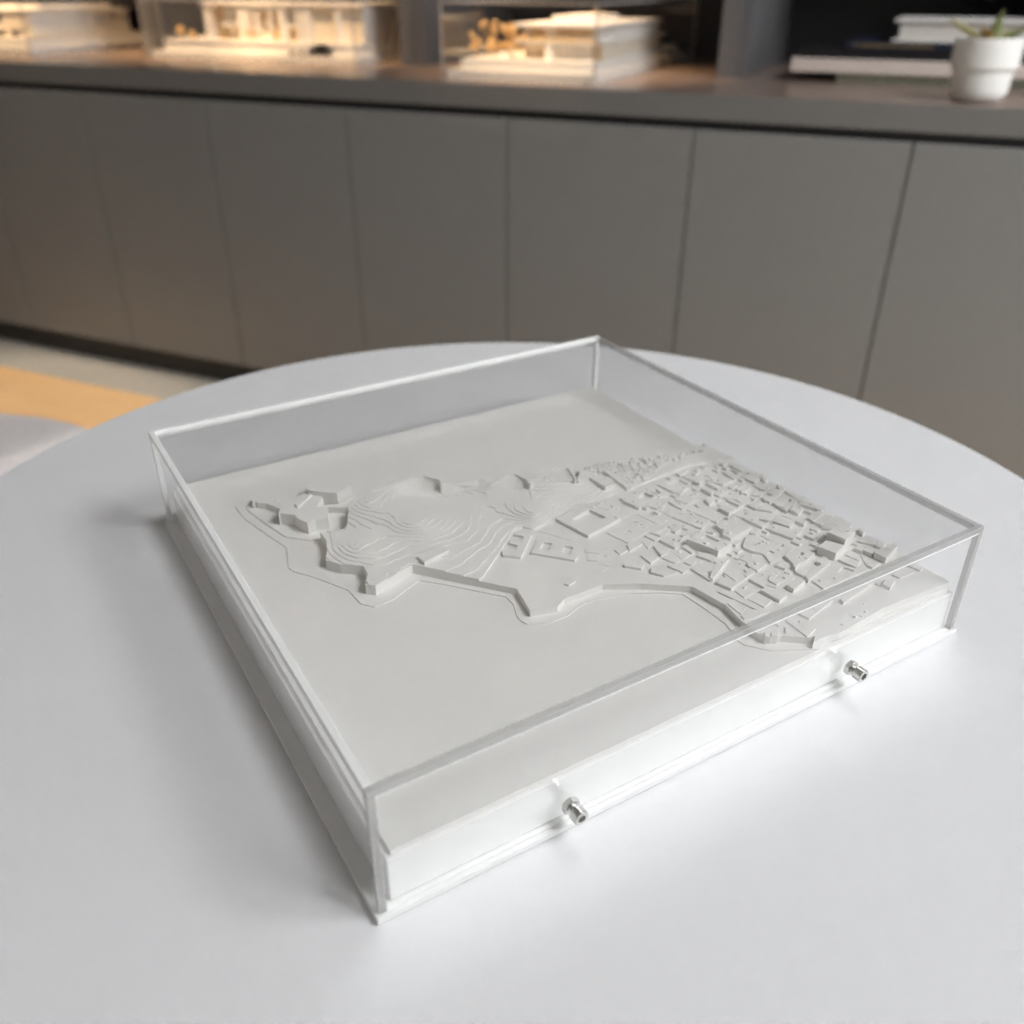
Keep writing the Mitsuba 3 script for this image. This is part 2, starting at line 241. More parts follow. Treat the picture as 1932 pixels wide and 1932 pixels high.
    ([(262.2,153.5),(266.6,153.8),(269.5,145.2),(263.9,144.1)],4.0,5.1,[],None),
    ([(262.4,143.2),(266.9,145.3),(267.5,143.0),(263.5,139.7)],4.0,6.2,[],None),
    ([(270.9,142.6),(282.5,142.5),(284.6,134.4),(275.4,133.2)],4.0,5.0,[[(274.8,139.3),(276.7,139.6),(277.2,137.9),(275.3,137.6)]],None),
    ([(285.9,144.6),(292.1,144.9),(295.5,136.4),(284.9,134.3)],4.0,5.4,[[(289.5,144.4),(292.6,143.6),(291.7,138.1),(288.1,138.3)]],None),
    ([(295.4,149.5),(298.8,149.6),(300.5,139.8),(296.2,137.4)],4.0,5.2,[],None),
    ([(297.6,136.9),(303.5,137.9),(304.0,130.5),(298.8,129.7)],4.0,5.5,[],None),
    ([(299.3,129.1),(304.5,129.9),(303.9,124.9),(298.7,124.1)],4.0,5.4,[],None),
    ([(290.9,134.4),(298.0,135.0),(299.0,127.1),(292.6,125.6)],4.0,5.3,[],None),
    ([(261.1,134.7),(264.4,136.0),(265.1,129.9),(261.0,127.3)],4.0,5.9,[],None),
    ([(268.1,139.6),(271.0,139.8),(271.9,131.6),(268.9,130.6)],4.0,5.4,[],None),
    ([(263.6,127.9),(270.9,130.0),(273.8,126.4),(264.5,124.1)],4.0,5.1,[],None),
    ([(265.3,122.7),(273.4,124.7),(274.6,116.2),(270.4,115.6)],4.0,4.9,[],None),
    ([(270.2,115.3),(276.1,116.7),(277.2,112.4),(256.5,106.5),(257.4,108.5),(269.2,111.0)],4.0,5.1,[],None),
    ([(264.8,119.5),(266.9,120.0),(269.1,111.5),(266.2,110.6)],4.0,5.3,[],None),
    ([(254.1,113.4),(260.2,114.6),(261.0,108.0),(254.7,106.2)],4.0,6.0,[],None),
    ([(254.4,125.3),(259.5,125.9),(258.6,121.0),(253.0,119.9)],4.0,5.5,[],None),
    ([(239.2,122.6),(247.6,125.4),(251.7,113.4),(248.4,111.9),(252.4,106.5),(243.5,104.8)],4.0,4.8,[[(245.1,124.3),(246.6,124.3),(246.8,120.6),(245.4,120.6)]],None),
    ([(232.8,121.9),(238.1,121.3),(242.4,106.9),(232.6,103.0),(231.1,107.1),(231.2,109.5)],4.0,4.9,[[(234.4,110.9),(236.6,111.2),(235.6,108.5),(232.6,107.8)]],None),
    ([(257.7,106.3),(266.6,108.3),(270.4,101.7),(259.0,100.9)],4.0,4.6,[[(265.0,106.6),(266.5,106.6),(266.4,104.9),(265.0,105.0)]],None),
    ([(251.5,105.1),(254.7,104.9),(255.2,101.2),(249.7,99.5)],4.0,5.6,[],None),
    ([(258.5,99.6),(268.9,102.3),(276.2,91.5),(267.5,89.2),(263.0,88.7),(260.3,87.0)],4.0,5.4,[[(263.7,94.0),(265.7,94.5),(268.0,89.7),(264.6,89.3)]],None),
    ([(270.6,108.9),(277.8,110.4),(279.1,106.0),(271.6,103.1)],4.0,5.5,[],None),
    ([(272.3,102.6),(278.0,104.8),(281.3,96.7),(277.4,96.5)],4.0,5.1,[],None),
    ([(261.0,85.4),(268.4,86.6),(274.5,73.7),(265.9,70.6)],4.0,5.4,[],None),
    ([(268.7,87.8),(276.6,89.3),(279.4,82.2),(272.2,79.2)],4.0,6.2,[],None),
    ([(277.8,90.0),(282.6,90.5),(284.8,78.7),(281.0,77.3)],4.0,5.9,[],None),
    ([(278.6,125.8),(290.0,129.4),(288.7,118.8),(279.1,117.6)],4.0,4.9,[],None),
    ([(278.0,125.3),(288.7,128.5),(288.6,127.0),(277.7,123.7)],4.0,5.5,[],None),
    ([(277.9,121.7),(286.1,123.3),(285.9,122.0),(277.5,120.1)],4.0,5.5,[],None),
    ([(276.2,130.0),(281.5,131.7),(283.6,129.4),(277.1,127.6)],4.0,4.9,[],None),
    ([(289.3,123.5),(298.8,123.1),(299.7,114.9),(290.8,115.1)],4.0,5.4,[],None),
    ([(289.9,113.1),(296.4,114.8),(299.0,109.5),(291.3,107.7)],4.0,5.5,[],None),
    ([(281.4,116.7),(286.7,117.2),(291.6,115.2),(283.7,112.6)],4.0,4.9,[],None),
    ([(283.6,110.1),(287.6,111.4),(287.5,108.7),(282.2,106.5)],4.0,5.7,[],None),
    ([(283.1,106.5),(291.6,109.5),(291.5,107.8),(283.4,104.5)],4.0,5.4,[],None),
    ([(283.9,102.5),(296.3,106.8),(297.6,97.4),(290.2,94.8),(283.7,92.2)],4.0,5.8,[[(285.6,98.0),(294.8,101.3),(295.3,99.2),(286.4,95.8)]],None),
    ([(299.6,109.0),(304.4,107.9),(304.2,97.9),(298.1,96.2)],4.0,5.6,[],None),
    ([(285.6,92.0),(293.3,94.3),(293.4,89.0),(286.1,86.5)],4.0,6.2,[],None),
    ([(301.2,117.0),(304.0,114.3),(302.0,110.8),(298.1,111.3)],4.0,5.8,[],None),
    ([(295.6,94.3),(303.9,96.4),(304.6,83.7),(300.3,83.2)],4.0,5.6,[],None),
    ([(288.5,81.7),(299.3,84.6),(303.2,75.9),(288.6,71.8)],4.0,5.2,[],None),
    ([(287.7,77.9),(299.0,81.6),(299.4,80.5),(287.6,76.7)],4.0,5.7,[],None),
    ([(287.7,70.1),(303.3,74.4),(304.9,65.1),(295.7,61.7),(290.5,66.4)],4.0,5.5,[],None),
    ([(277.6,59.5),(289.1,62.0),(291.0,53.0),(279.7,49.8)],4.0,11.6,[],None),
    ([(267.0,55.4),(274.8,57.5),(279.3,49.5),(269.7,46.4)],4.0,8.6,[],None),
    ([(270.8,45.3),(276.2,45.6),(279.2,38.8),(272.9,35.5)],4.0,5.2,[],None),
    ([(276.7,45.7),(282.6,47.8),(281.3,39.7),(278.4,38.6)],4.0,5.6,[],None),
    ([(293.0,52.1),(302.4,53.9),(303.1,47.9),(297.6,45.1)],4.0,5.0,[],None),
    ([(297.3,44.5),(303.5,46.2),(303.8,43.0),(297.6,41.3)],4.0,5.4,[],None),
    ([(301.6,58.8),(304.5,59.5),(304.2,56.1),(299.9,54.7)],4.0,6.0,[],None),
    ([(284.8,47.2),(290.1,48.6),(291.8,45.3),(286.1,43.5)],4.0,6.0,[],None),
    ([(287.1,44.0),(292.1,44.7),(292.2,40.1),(288.2,38.9)],4.0,6.2,[],None),
    ([(288.4,38.1),(295.8,39.5),(297.9,34.6),(289.3,31.7)],4.0,7.4,[],None),
    ([(296.3,36.6),(305.4,40.2),(306.0,36.8),(297.6,34.4)],4.0,7.6,[],None),
    ([(279.6,34.8),(284.1,36.4),(286.7,32.7),(280.0,31.7)],4.0,4.9,[],None),
    ([(284.8,42.9),(285.8,40.8),(283.0,35.9),(279.8,35.7)],4.0,4.7,[],None),
    ([(245.9,39.2),(267.9,44.3),(271.8,36.6),(277.0,36.4),(278.1,31.8),(260.6,32.0),(245.6,32.0)],4.0,4.9,[[(262.3,38.1),(268.0,39.7),(270.5,34.6),(261.3,32.6)]],None),
    ([(245.1,43.0),(263.9,47.1),(265.5,45.4),(243.7,39.5)],4.0,5.7,[],None),
    ([(259.5,48.9),(266.3,50.6),(266.1,47.8),(259.9,46.1)],4.0,5.8,[],None),
    ([(250.1,61.2),(261.7,63.5),(264.7,55.0),(255.4,52.2),(247.9,52.8)],4.0,5.7,[[(256.0,58.4),(259.5,59.2),(260.3,57.2),(257.0,56.3)]],None),
    ([(246.1,52.3),(250.5,52.4),(249.7,45.9),(244.9,44.0),(244.2,47.8)],4.0,5.2,[],None),
    ([(246.5,52.0),(251.8,53.9),(251.1,52.1),(245.1,49.4)],4.0,6.4,[],None),
    ([(283.6,23.3),(294.6,24.4),(295.4,19.0),(284.6,19.3)],4.0,4.9,[],None),
    ([(272.4,20.0),(278.0,21.4),(279.9,18.2),(272.5,15.4)],4.0,5.6,[],None),
    ([(271.1,22.5),(279.7,23.4),(279.6,22.1),(271.1,20.8)],4.0,5.0,[],None),
    ([(245.9,21.8),(268.7,25.1),(268.6,22.5),(244.5,18.9)],4.0,5.5,[],None),
    ([(211.4,6.5),(215.2,9.2),(258.1,18.3),(259.3,7.5),(226.7,5.1),(219.9,6.4)],4.0,4.3,[],None),
    ([(296.6,25.1),(301.4,23.6),(301.8,19.2),(298.3,18.1)],4.0,5.0,[],None),
    ([(212.1,23.9),(217.4,24.8),(219.4,12.4),(211.5,10.3)],4.0,4.7,[[(215.6,20.6),(217.2,20.5),(216.4,18.9),(214.8,19.0)]],None),
    ([(220.7,24.2),(242.2,24.9),(242.7,23.3),(222.0,18.9)],4.0,5.0,[],None),
    ([(197.6,22.2),(199.0,21.9),(196.3,19.3),(195.6,20.0)],4.0,5.0,[],None),
    ([(200.0,20.4),(203.9,19.7),(200.5,17.2),(198.2,18.6)],4.0,4.9,[],None),
    ([(208.5,20.4),(208.6,19.7),(205.8,16.8),(205.3,17.1)],4.0,4.9,[],None),
    ([(206.7,24.1),(207.4,23.1),(207.5,21.9),(206.1,22.2)],4.0,4.7,[],None),
    ([(136.0,128.2),(152.6,143.9),(152.4,148.0),(147.5,150.9),(144.6,148.3),(148.0,144.3),(144.3,141.1),(140.8,145.5),(137.9,142.6),(140.6,138.3),(136.9,135.0),(132.7,139.4),(130.6,137.3),(129.4,134.3)],4.0,5.3,[],None),
    ([(142.8,129.4),(153.1,138.3),(165.3,122.5),(160.1,113.8),(157.8,112.3)],4.0,5.2,[[(148.6,130.4),(153.6,134.5),(156.8,131.1),(151.6,127.0)],[(156.2,122.1),(161.1,126.2),(164.1,122.5),(159.1,118.4)]],None),
    ([(142.5,98.5),(148.5,101.7),(149.8,100.2),(148.2,97.8),(143.3,96.4)],4.0,4.9,[],None),
    ([(158.3,146.4),(158.7,146.1),(168.7,129.1),(167.8,128.5)],4.0,4.25,[],None),
    ([(90.6,152.1),(105.7,154.4),(106.3,148.9),(91.3,145.6)],5.4,8.0,[],None),
]
GARDENS = [([(176.6,183.9),(182.3,190.7),(191.5,192.0),(204.3,188.1),(200.8,174.4)],10.4),([(139.5,208.1),(156.2,205.4),(157.6,198.7),(147.0,201.3)],8.8)]
WALLS = [([(204.3,187.6),(205.5,187.7),(200.9,173.1),(199.8,173.0)],8,11.2),([(178.0,186.1),(178.7,185.6),(175.8,181.6),(175.0,182.0)],6.5,11.4),([(204.0,176.4),(204.6,176.0),(202.4,172.8),(201.8,173.2)],6,9.8)]
ROAD = [(212.6,154.7),(223.4,156.7),(242.6,159.1),(263.9,160.9),(275.1,162.0),(285.6,159.7),(304.0,154.4),(302.1,152.3),(283.2,157.1),(272.9,158.6),(261.6,156.8),(240.9,155.6),(222.5,153.0),(212.1,151.5)]
EMBANK = [(224.3,156.9),(243.0,159.6),(264.3,161.4),(275.5,162.5),(286.0,160.3),(304.5,154.9),(311.2,155.0),(301.8,170.7),(283.4,171.7),(264.8,168.2),(238.7,159.2)]
NORTH = [(217.9,191.6),(231.5,192.2),(250.8,187.1),(275.2,180.7),(295.8,176.0),(307.4,155.6),(287.0,161.3),(272.8,164.2),(267.9,172.0),(239.3,160.3),(228.5,160.9),(229.1,179.4),(221.1,184.2)]
RAMPARTS = [[(91.6,218.1,9.6),(102.0,223.0,11),(112.5,221.5,11.8),(128.1,219.8,12.3),(134.4,210.1,12.3),(133.1,205.9,12.3)],[(157.4,196.9,9.0),(165.3,197.1,10.8),(174.7,197.7,11.2),(177.5,186.7,11.2),(176.0,182.5,11.2)],[(138.5,208.1,8.7),(144.0,206.3,9.2),(157.1,203.9,9.4)]]
# ---------------------------------------------------------------- the room
S0, S1, T0, T1, CEIL = -2.2, 5.2, -4.3, 0.98, 3.25
obj('floor', bx(S0, S1, T0, T1, -0.1, 0), 'm_carpet', to=ROOM, kind='structure', label='greige carpeted floor')
obj('orange_strip', bx(S0, S1, -0.43, -0.15, 0.0002, 0.003), 'm_strip', 'floor', ROOM, label='orange strip running along the cabinets')  # flat strip, more orange than the carpet around it
obj('ceiling', bx(S0, S1, T0, T1, CEIL, CEIL + 0.1), 'm_ceiling', to=ROOM, kind='structure', label='white ceiling')
def wall(name, boxes, label):
    obj(name, cat(*[bx(*b_) for b_ in boxes]), 'm_wall_wood' if name == 'wall_left' else 'm_wall', to=ROOM, kind='structure', label=label)
wall('wall_back', [(S0, S1, T1, T1 + 0.1, 0, CEIL)], 'wall behind the shelving')
wall('wall_left', [(S0 - 0.1, S0, T0, T1, 0, CEIL)], 'plain left wall')
WR = (-2.2, 0.1, 0.95, 2.3)                   # window in the right wall: t0, t1, z0, z1
wall('wall_right', [(S1, S1 + 0.15, T0, T1, 0, WR[2]), (S1, S1 + 0.15, T0, T1, WR[3], CEIL), (S1, S1 + 0.15, T0, WR[0], WR[2], WR[3]), (S1, S1 + 0.15, WR[1], T1, WR[2], WR[3])], 'right wall with a wide window')
wall('wall_front', [(S0, S1, T0 - 0.15, T0, 0, CEIL)], 'plain wall behind the viewer')
def frame(name, bars):
    obj(name, cat(*[bx(*b_) for b_ in bars]), 'm_window', to=ROOM, kind='structure', label='grey window frame')
e = 0.05
frame('window_1', [(S1 + .04, S1 + .1, WR[0] + i * (WR[1] - WR[0]) / 3 - e / 2, WR[0] + i * (WR[1] - WR[0]) / 3 + e / 2, WR[2], WR[3]) for i in (0, 1, 2, 3)])

# ---------------------------------------------------------------- wall units: cabinets, counter, shelving
GP, DZ0, DZ1, CB, CT = 0.41139, 0.0786, 0.7764, 0.7946, 0.8420
DEPTH = 0.965
ORD = ['leftmost', 'second', 'third', 'fourth', 'fifth', 'rightmost']
WHERE = ['dark grey two-door cabinet at the far left, past the left picture edge', 'dark grey two-door cabinet under the leftmost boxed model', 'dark grey two-door cabinet under the boxed model with the columned facade',
         'grey two-door cabinet under the boxed model with golden trees', 'grey two-door cabinet under the book stack and white pot', 'grey two-door cabinet at the far right, past the white pot']
door_ply = mikit.ply(cham(0.002, GP - 0.002, 0, 0.018, DZ0, DZ1, 0.0012), 'm_cabinet')
for i in range(6):
    c = thing('cabinet', WHERE[i], 'cabinet', 'cabinets under the long counter')
    s0 = (i - 2) * 2 * GP
    obj('carcass', bx(s0, s0 + 2 * GP - 0.0006, 0.0186, DEPTH, DZ0, CB - 0.0006), 'm_cabinet', c, ROOM)
    for j in (0, 1):
        obj('door', door_ply, None, c, ROOM.translate([s0 + j * GP, 0, 0]))
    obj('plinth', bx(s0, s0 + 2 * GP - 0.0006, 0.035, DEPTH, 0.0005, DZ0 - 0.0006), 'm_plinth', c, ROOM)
    obj('shadow_gap', bx(s0, s0 + 2 * GP - 0.0006, 0.0165, 0.0184, DZ1 - 0.001, CB - 0.0006), 'm_dark', c, ROOM)
SA, SB = -4 * GP, 8 * GP
ct = thing('countertop', 'long satin counter with a grey front edge and brown top running over all the cabinets', 'countertop')
obj('slab', cham(SA, SB, 0.0, DEPTH, CB, CT - .001, 0.001), 'm_counter', ct, ROOM)
obj('top_sheet', bx(SA, SB, 0.001, DEPTH, CT - .0009, CT), 'm_counter_top', ct, ROOM, label='brown satin top surface')  # thin sheet, browner than the slab under it
obj('back_panel', bx(SA, SB, DEPTH - 0.012, DEPTH, CT + 0.0005, 3.2), 'm_dark', 'wall_back', ROOM, label='dark back panel of the shelving bays')
UPR = [-0.86, -0.057, 0.797, 1.632, 2.46, 3.26]
for s, lb in zip(UPR, ('grey upright shelf panel at the far left, past the picture edge', 'grey upright shelf panel behind the left edge of the columned facade model', 'grey upright shelf panel between the columned facade model and the villa model', 'grey upright shelf panel between the villa model and the book stack', 'grey upright shelf panel right of the white pot', 'grey upright shelf panel at the far right, past the picture edge')):
    u_ = thing('shelf_upright', lb, 'shelf panel', 'grey uprights dividing the shelving bays')
    obj('panel', bx(s - .030, s + .030, 0.3853, DEPTH - 0.0125, CT + 0.0005, 3.2), 'm_upright', u_, ROOM)
    obj('front_trim', bx(s - .033, s + .004, 0.375, 0.385, CT + 0.0005, 3.2), 'm_upright', u_, ROOM)
for a_, b_ in zip(UPR[:-1], UPR[1:]):
    for z in (1.42, 1.86, 2.24, 2.62, 3.14):
        obj('shelf_board', bx(a_ + .0305, b_ - .0305, 0.39, DEPTH - 0.0125, z, z + .03), 'm_upright', 'wall_back', ROOM)

# ---------------------------------------------------------------- recessed ceiling light panels
for i, (s, t) in enumerate(((3.8, -1.0), (4.5, -1.0), (3.8, -1.7), (4.5, -1.7), (0.7, -2.4))):
    P_ = PANEL * (0.15 if i == 4 else 1.0)  # last panel is an added fill lamp that evens light and softens shadows
    cp = thing('ceiling_panel', 'square recessed ceiling light panel, ' + ['nearest the table of the four at the right', 'nearest the cabinets and the right wall', 'farther from the cabinets, left of the pair', 'farthest corner of the four at the right', 'added as unseen fill alone left of the round table'][i], 'ceiling light', 'recessed ceiling light panels')
    scene[cp + '__diffuser'] = {**mikit.ply(trimesh.Trimesh(np.array([(s - .3, t - .3, CEIL - .006), (s - .3, t + .3, CEIL - .006), (s + .3, t + .3, CEIL - .006), (s + .3, t - .3, CEIL - .006)]), [[0, 1, 2], [0, 2, 3]], process=False), 'm_ceiling'),
                                'to_world': ROOM, 'emitter': {'type': 'area', 'radiance': {'type': 'rgb', 'value': [P_, P_ * 1.01, P_ * 1.03]}}}
    obj('frame', cat(bx(s - .32, s - .3, t - .32, t + .32, CEIL - .012, CEIL - .002), bx(s + .3, s + .32, t - .32, t + .32, CEIL - .012, CEIL - .002), bx(s - .3, s + .3, t - .32, t - .3, CEIL - .012, CEIL - .002), bx(s - .3, s + .3, t + .3, t + .32, CEIL - .012, CEIL - .002)), 'm_window', cp, ROOM)

ORDN = ['first', 'second', 'third', 'fourth', 'fifth', 'sixth', 'seventh', 'eighth', 'ninth', 'tenth']
# upright books high on the shelving: above the picture, seen only as soft streaks mirrored in the lid of the display case
for s, z, w_, h_, col in ((-.22, 2.2705, .05, .22, 'cream'), (.18, 2.2705, .04, .24, 'rose'), (.235, 2.2705, .05, .23, 'cream'), (.47, 2.2705, .06, .22, 'cream'), (1.07, 2.2705, .09, .2, 'cream'),
                          (.10, 2.6505, .05, .31, 'red'), (.165, 2.6505, .04, .28, 'cream'), (1.03, 2.6505, .05, .3, 'cream'), (1.09, 2.6505, .05, .34, 'amber'), (1.15, 2.6505, .04, .28, 'rose')):
    nk = len([k for k in labels if labels[k].get('group') == 'upright books high on the shelving'])
    bk = thing('book', f'upright {col} book high above the picture, {ORDN[nk]} of ten, mirrored in the case lid', 'book', 'upright books high on the shelving')
    obj('cover', cham(s, s + w_, .42, .58, z, z + h_, .002), 'm_book_' + col, bk, ROOM)
# ---------------------------------------------------------------- the round table, the stool
tb = thing('round_table', 'round white matt table carrying the clear display case', 'table')
TAB = T().translate([TX, TY, 0])
obj('tabletop', lathe([(0, TABLE - .026), (TR - .006, TABLE - .026), (TR - .001, TABLE - .022), (TR, TABLE - .012), (TR, TABLE - .004), (TR - .0012, TABLE - .0012), (TR - .004, TABLE), (0, TABLE)], 160), 'm_table', tb, TAB, smooth=25)
obj('column', lathe([(0, .03), (.035, .03), (.035, TABLE - .0265), (0, TABLE - .0265)], 40), 'm_table_leg', tb, TAB, smooth=40)
obj('foot_plate', lathe([(0, .0035), (.23, .0035), (.235, .008), (.22, .018), (.04, .0295), (0, .0295)], 64), 'm_table_leg', tb, TAB, smooth=40)
st = thing('stool', 'pale pinkish-grey upholstered seat peeking out behind the round table at the left', 'stool')
seat = Polygon([(-.792, 1.282), (-.721, 1.268), (-.672, 1.249), (-.634, 1.229), (-.624, 1.214), (-.634, 1.197), (-.659, 1.163), (-.706, 1.105), (-.79, 1.02), (-.93, .97), (-1.08, 1.05), (-1.12, 1.18), (-1.02, 1.27)]).convex_hull.buffer(-.02).buffer(.02)
def rings(poly, levels):
    return trimesh.convex.convex_hull(np.array([(x, y, z) for z, o in levels for x, y in poly.buffer(o).exterior.coords]))
obj('cushion', rings(seat, [(.385, -.012), (.392, -.002), (.41, 0), (.44, 0), (.453, -.006), (.459, -.018), (.461, -.05)]), 'm_fabric', st, smooth=50)
ex = np.array(seat.buffer(.001).simplify(.002).exterior.coords)
obj('piping', cat(*[rod((*p, .432), (*q, .432), .0035, 6) for p, q in zip(ex[:-1], ex[1:])]), 'm_fabric', st)
obj('seat_frame', rings(seat, [(.345, -.03), (.3845, -.03)]), 'm_window', st)
for x, y in ((-.70, 1.19), (-.80, 1.08), (-1.04, 1.10), (-.86, 1.24)):
    obj('leg', rod((x, y, 0.0035), (x, y, .3445), .011, 12), 'm_window', st)

# ---------------------------------------------------------------- the clear display case (millimetres)
A_, B_, H_ = 309.6, 305.4, 62.1
dc = thing('display_case', 'clear acrylic case with two steel screws on its front, standing on the round white table', 'display case')
def sheet(*c):
    return trimesh.Trimesh(np.array(c, float), [[0, 1, 2], [0, 2, 3]], process=False)
e = 1.5
zl, zp = H_ - e, 3.05
obj('lid', sheet((0, 0, zl), (A_, 0, zl), (A_, B_, zl), (0, B_, zl)), 'm_acrylic_thin', dc, CASE)
for c4 in (((0, e), (A_, e)), ((0, B_ - e), (A_, B_ - e)), ((e, 0), (e, B_)), ((A_ - e, 0), (A_ - e, B_))):
    obj('side_panel', sheet((*c4[0], zp), (*c4[1], zp), (*c4[1], H_ - 3.1), (*c4[0], H_ - 3.1)), 'm_acrylic_thin', dc, CASE)
obj('base_plate', cham(-1.4, A_ + 1.4, -1.4, B_ + 1.4, 0, 3.0, .3), 'm_edge_lit', dc, CASE)
def rim(x0, x1, y0, y1, z0, z1, c=.25):
    return cham(x0, x1, y0, y1, z0, z1, c)
zs = H_ - 3.1
for nm, mt, bars in (('lit_edge', 'm_edge_lit', [rim(0, 3, 3, B_ - 3, H_ - 3, H_), rim(0, A_, B_ - 3, B_, H_ - 3, H_), rim(0.2, 2.8, 3, B_ - 3, zs - 1.2, zs), rim(.2, A_ - .2, B_ - 2.8, B_ - .2, zs - 1.2, zs),
                                                       rim(0, 3, B_ - 3, B_, zp, zs), rim(A_ - 3, A_, B_ - 3, B_, zp, zs)]),
                     ('grey_edge', 'm_edge_dim', [rim(0, A_, 0, 3, H_ - 3, H_), rim(A_ - 3, A_, 3, B_ - 3, H_ - 3, H_), rim(0, 3, 0, 3, zp, zs), rim(A_ - 3, A_, 0, 3, zp, zs)]),
                     ('glue_line', 'm_edge_lit', [rim(.1, A_ - .1, .1, .5, zs - .5, zs), rim(.1, A_ - .1, 2.6, 3.0, zs - .3, zs + .1), rim(A_ - 3, A_ - 2.6, 3, B_ - 3, zs - .3, zs + .1), rim(.05, .4, .05, .4, zp, zs), rim(3.0, A_ - 3.0, .6, 3.0, zp, zp + .5)])):
    for m_ in bars:  # bright and grey bars are one acrylic, the light difference is coloured in
        obj(nm, m_, mt, dc, CASE)
def hexm(r, y0, y1, bev=.4):
    a = [PI / 6 + k * PI / 3 for k in range(6)]
    c1 = trimesh.convex.convex_hull(np.array([(r * math.cos(t), y, r * math.sin(t)) for t in a for y in (y0, y1)]))
    c2 = lathe([(0, 0), (r - .6, 0), (r + .15, bev), (r + .15, y1 - y0 - bev), (r - .6, y1 - y0), (0, y1 - y0)], 36)
    c2.apply_transform(trimesh.transformations.rotation_matrix(PI / 2, [1, 0, 0])); c2.apply_translation([0, y1, 0])
    return c1.intersection(c2) if False else trimesh.boolean.intersection([c1, c2], engine='manifold')
def along(prof, n=40):
    m = lathe(prof, n); m.apply_transform(trimesh.transformations.rotation_matrix(PI / 2, [1, 0, 0]))   # axis now -y
    return m
def socket_head(y0, y1, r, rs, deep):
    body = along([(0, -y0), (r - .25, -y0), (r, -y0 + .25), (r, -y1 - .5), (r - .15, -y1 - .2), (r - .5, -y1), (0, -y1)], 48)
    a = [PI / 7 + k * PI / 3 for k in range(6)]
    hole = trimesh.convex.convex_hull(np.array([(rs * math.cos(t), y, rs * math.sin(t)) for t in a for y in (y1 - 1, y1 + deep)]))
    return trimesh.boolean.difference([body, hole], engine='manifold')
for u in (78.2, 231.4):
    P = CASE.translate([u, 0, 12.6])
    sc = dc + '__screw' if u < 100 else dc + '__screw_001'
    obj('nut', hexm(3.75, -2.5, -.03), 'm_metal', sc, P)
    obj('shank', along([(0, -.1 + .0)] + [(1.95 - .22 * (k % 2), 2.45 + k * .22) for k in range(9)] + [(0, 4.3)], 28), 'm_metal', sc, P, smooth=30)
    obj('head', socket_head(-4.25, -8.6, 3.15, 1.75, 2.4), 'm_metal', sc, P, smooth=30)

# ---------------------------------------------------------------- the printed relief (millimetres; height 0 of the map = SEA)
SEA = 26.0
rm = thing('relief_model', 'white 3D-printed relief map of a walled coastal old town inside the clear case', 'relief model')
U0, U1, V0, V1 = 7.8, 303.6, 4.9, 301.6
slab = sbox(U0, V0, U1, V1)
obj('base_block', cham(5.4, 306.2, 3.3, 301.9, 3.1, 23.9, .5), 'm_base_white', rm, CASE, label='plain bright white base block')
obj('sea_plate', prism(slab, 23.95, SEA), 'm_print', rm, CASE, label='flat printed sea surface')
def mp(poly, h0, h1, holes=()):
    p = poly if hasattr(poly, 'geom_type') else Polygon(poly, holes)
    p = p.buffer(0).intersection(slab)
    return prism(p, SEA + h0, SEA + h1)
obj('shore_shelf', mp(SHELF, .002, .55), 'm_print', rm, CASE, label='thin step following the shoreline')
obj('fort_shelf', mp(LOW, .552, 1.3), 'm_print', rm, CASE)
landp, hillp = Polygon(LAND).buffer(0).intersection(slab), Polygon(HILL).buffer(0)
obj('town_ground', prism(landp.difference(hillp), SEA + .555, SEA + 4.0), 'm_print', rm, CASE)
emb = Polygon(EMBANK).buffer(0).intersection(slab)
obj('boulevard', prism(emb, SEA + 4.005, SEA + 5.0), 'm_print', rm, CASE)
# the hill: a smooth field through the control heights, cut into printed layers
tp = np.array(TERRAIN)
def tps(r):
    return np.where(r > 0, r * r * np.log(np.maximum(r, 1e-9)), 0.0)
K = tps(np.hypot(tp[:, None, 0] - tp[None, :, 0], tp[:, None, 1] - tp[None, :, 1])) + 25 * np.eye(len(tp))
Q = np.c_[np.ones(len(tp)), tp[:, :2]]
w = np.linalg.solve(np.block([[K, Q], [Q.T, np.zeros((3, 3))]]), np.r_[tp[:, 2], 0, 0, 0])
ub, vb, uc, vc = hillp.bounds
gu, gv = np.arange(ub - 2, uc + 2, 0.8), np.arange(vb - 2, vc + 2, 0.8)
GU, GV = np.meshgrid(gu, gv, indexing='ij')
hh = (tps(np.hypot(GU[..., None] - tp[:, 0], GV[..., None] - tp[:, 1])) @ w[:-3]) + w[-3] + w[-2] * GU + w[-1] * GV
hh += 0.75 * (meshkit.fbm(np.stack([GU / 16, GV / 16, 0 * GU], -1), 3, 5) - .5) + 0.10 * (meshkit.noise(np.stack([GU / 2.6, GV / 2.6, 0 * GU], -1), 9) - .5)
hh = np.clip(hh, 3.2, 12.6)
nu, nv = hh.shape
idx = np.arange(nu * nv).reshape(nu, nv)
top = np.stack([GU, GV, hh], -1).reshape(-1, 3)
bot = top.copy(); bot[:, 2] = 0
q = lambda a, b, c, d: np.vstack([np.stack([a, b, c], -1).reshape(-1, 3), np.stack([a, c, d], -1).reshape(-1, 3)])
i00, i10, i11, i01 = idx[:-1, :-1], idx[1:, :-1], idx[1:, 1:], idx[:-1, 1:]
N = nu * nv
fs = [q(i00, i10, i11, i01), q(i00, i01, i11, i10) + N]
for edge in (idx[:, 0], idx[-1, :], idx[::-1, -1], idx[0, ::-1]):
    fs.append(q(edge[:-1] + N, edge[1:] + N, edge[1:], edge[:-1]))
terrain = m3.Manifold(m3.Mesh(vert_properties=np.vstack([top, bot]).astype(np.float32), tri_verts=np.vstack(fs).astype(np.uint32)))
foot = m3.CrossSection([np.array(hillp.exterior.coords)[:-1]])
if foot.area() < 1:
    foot = m3.CrossSection([np.array(hillp.exterior.coords)[:-1][::-1]])
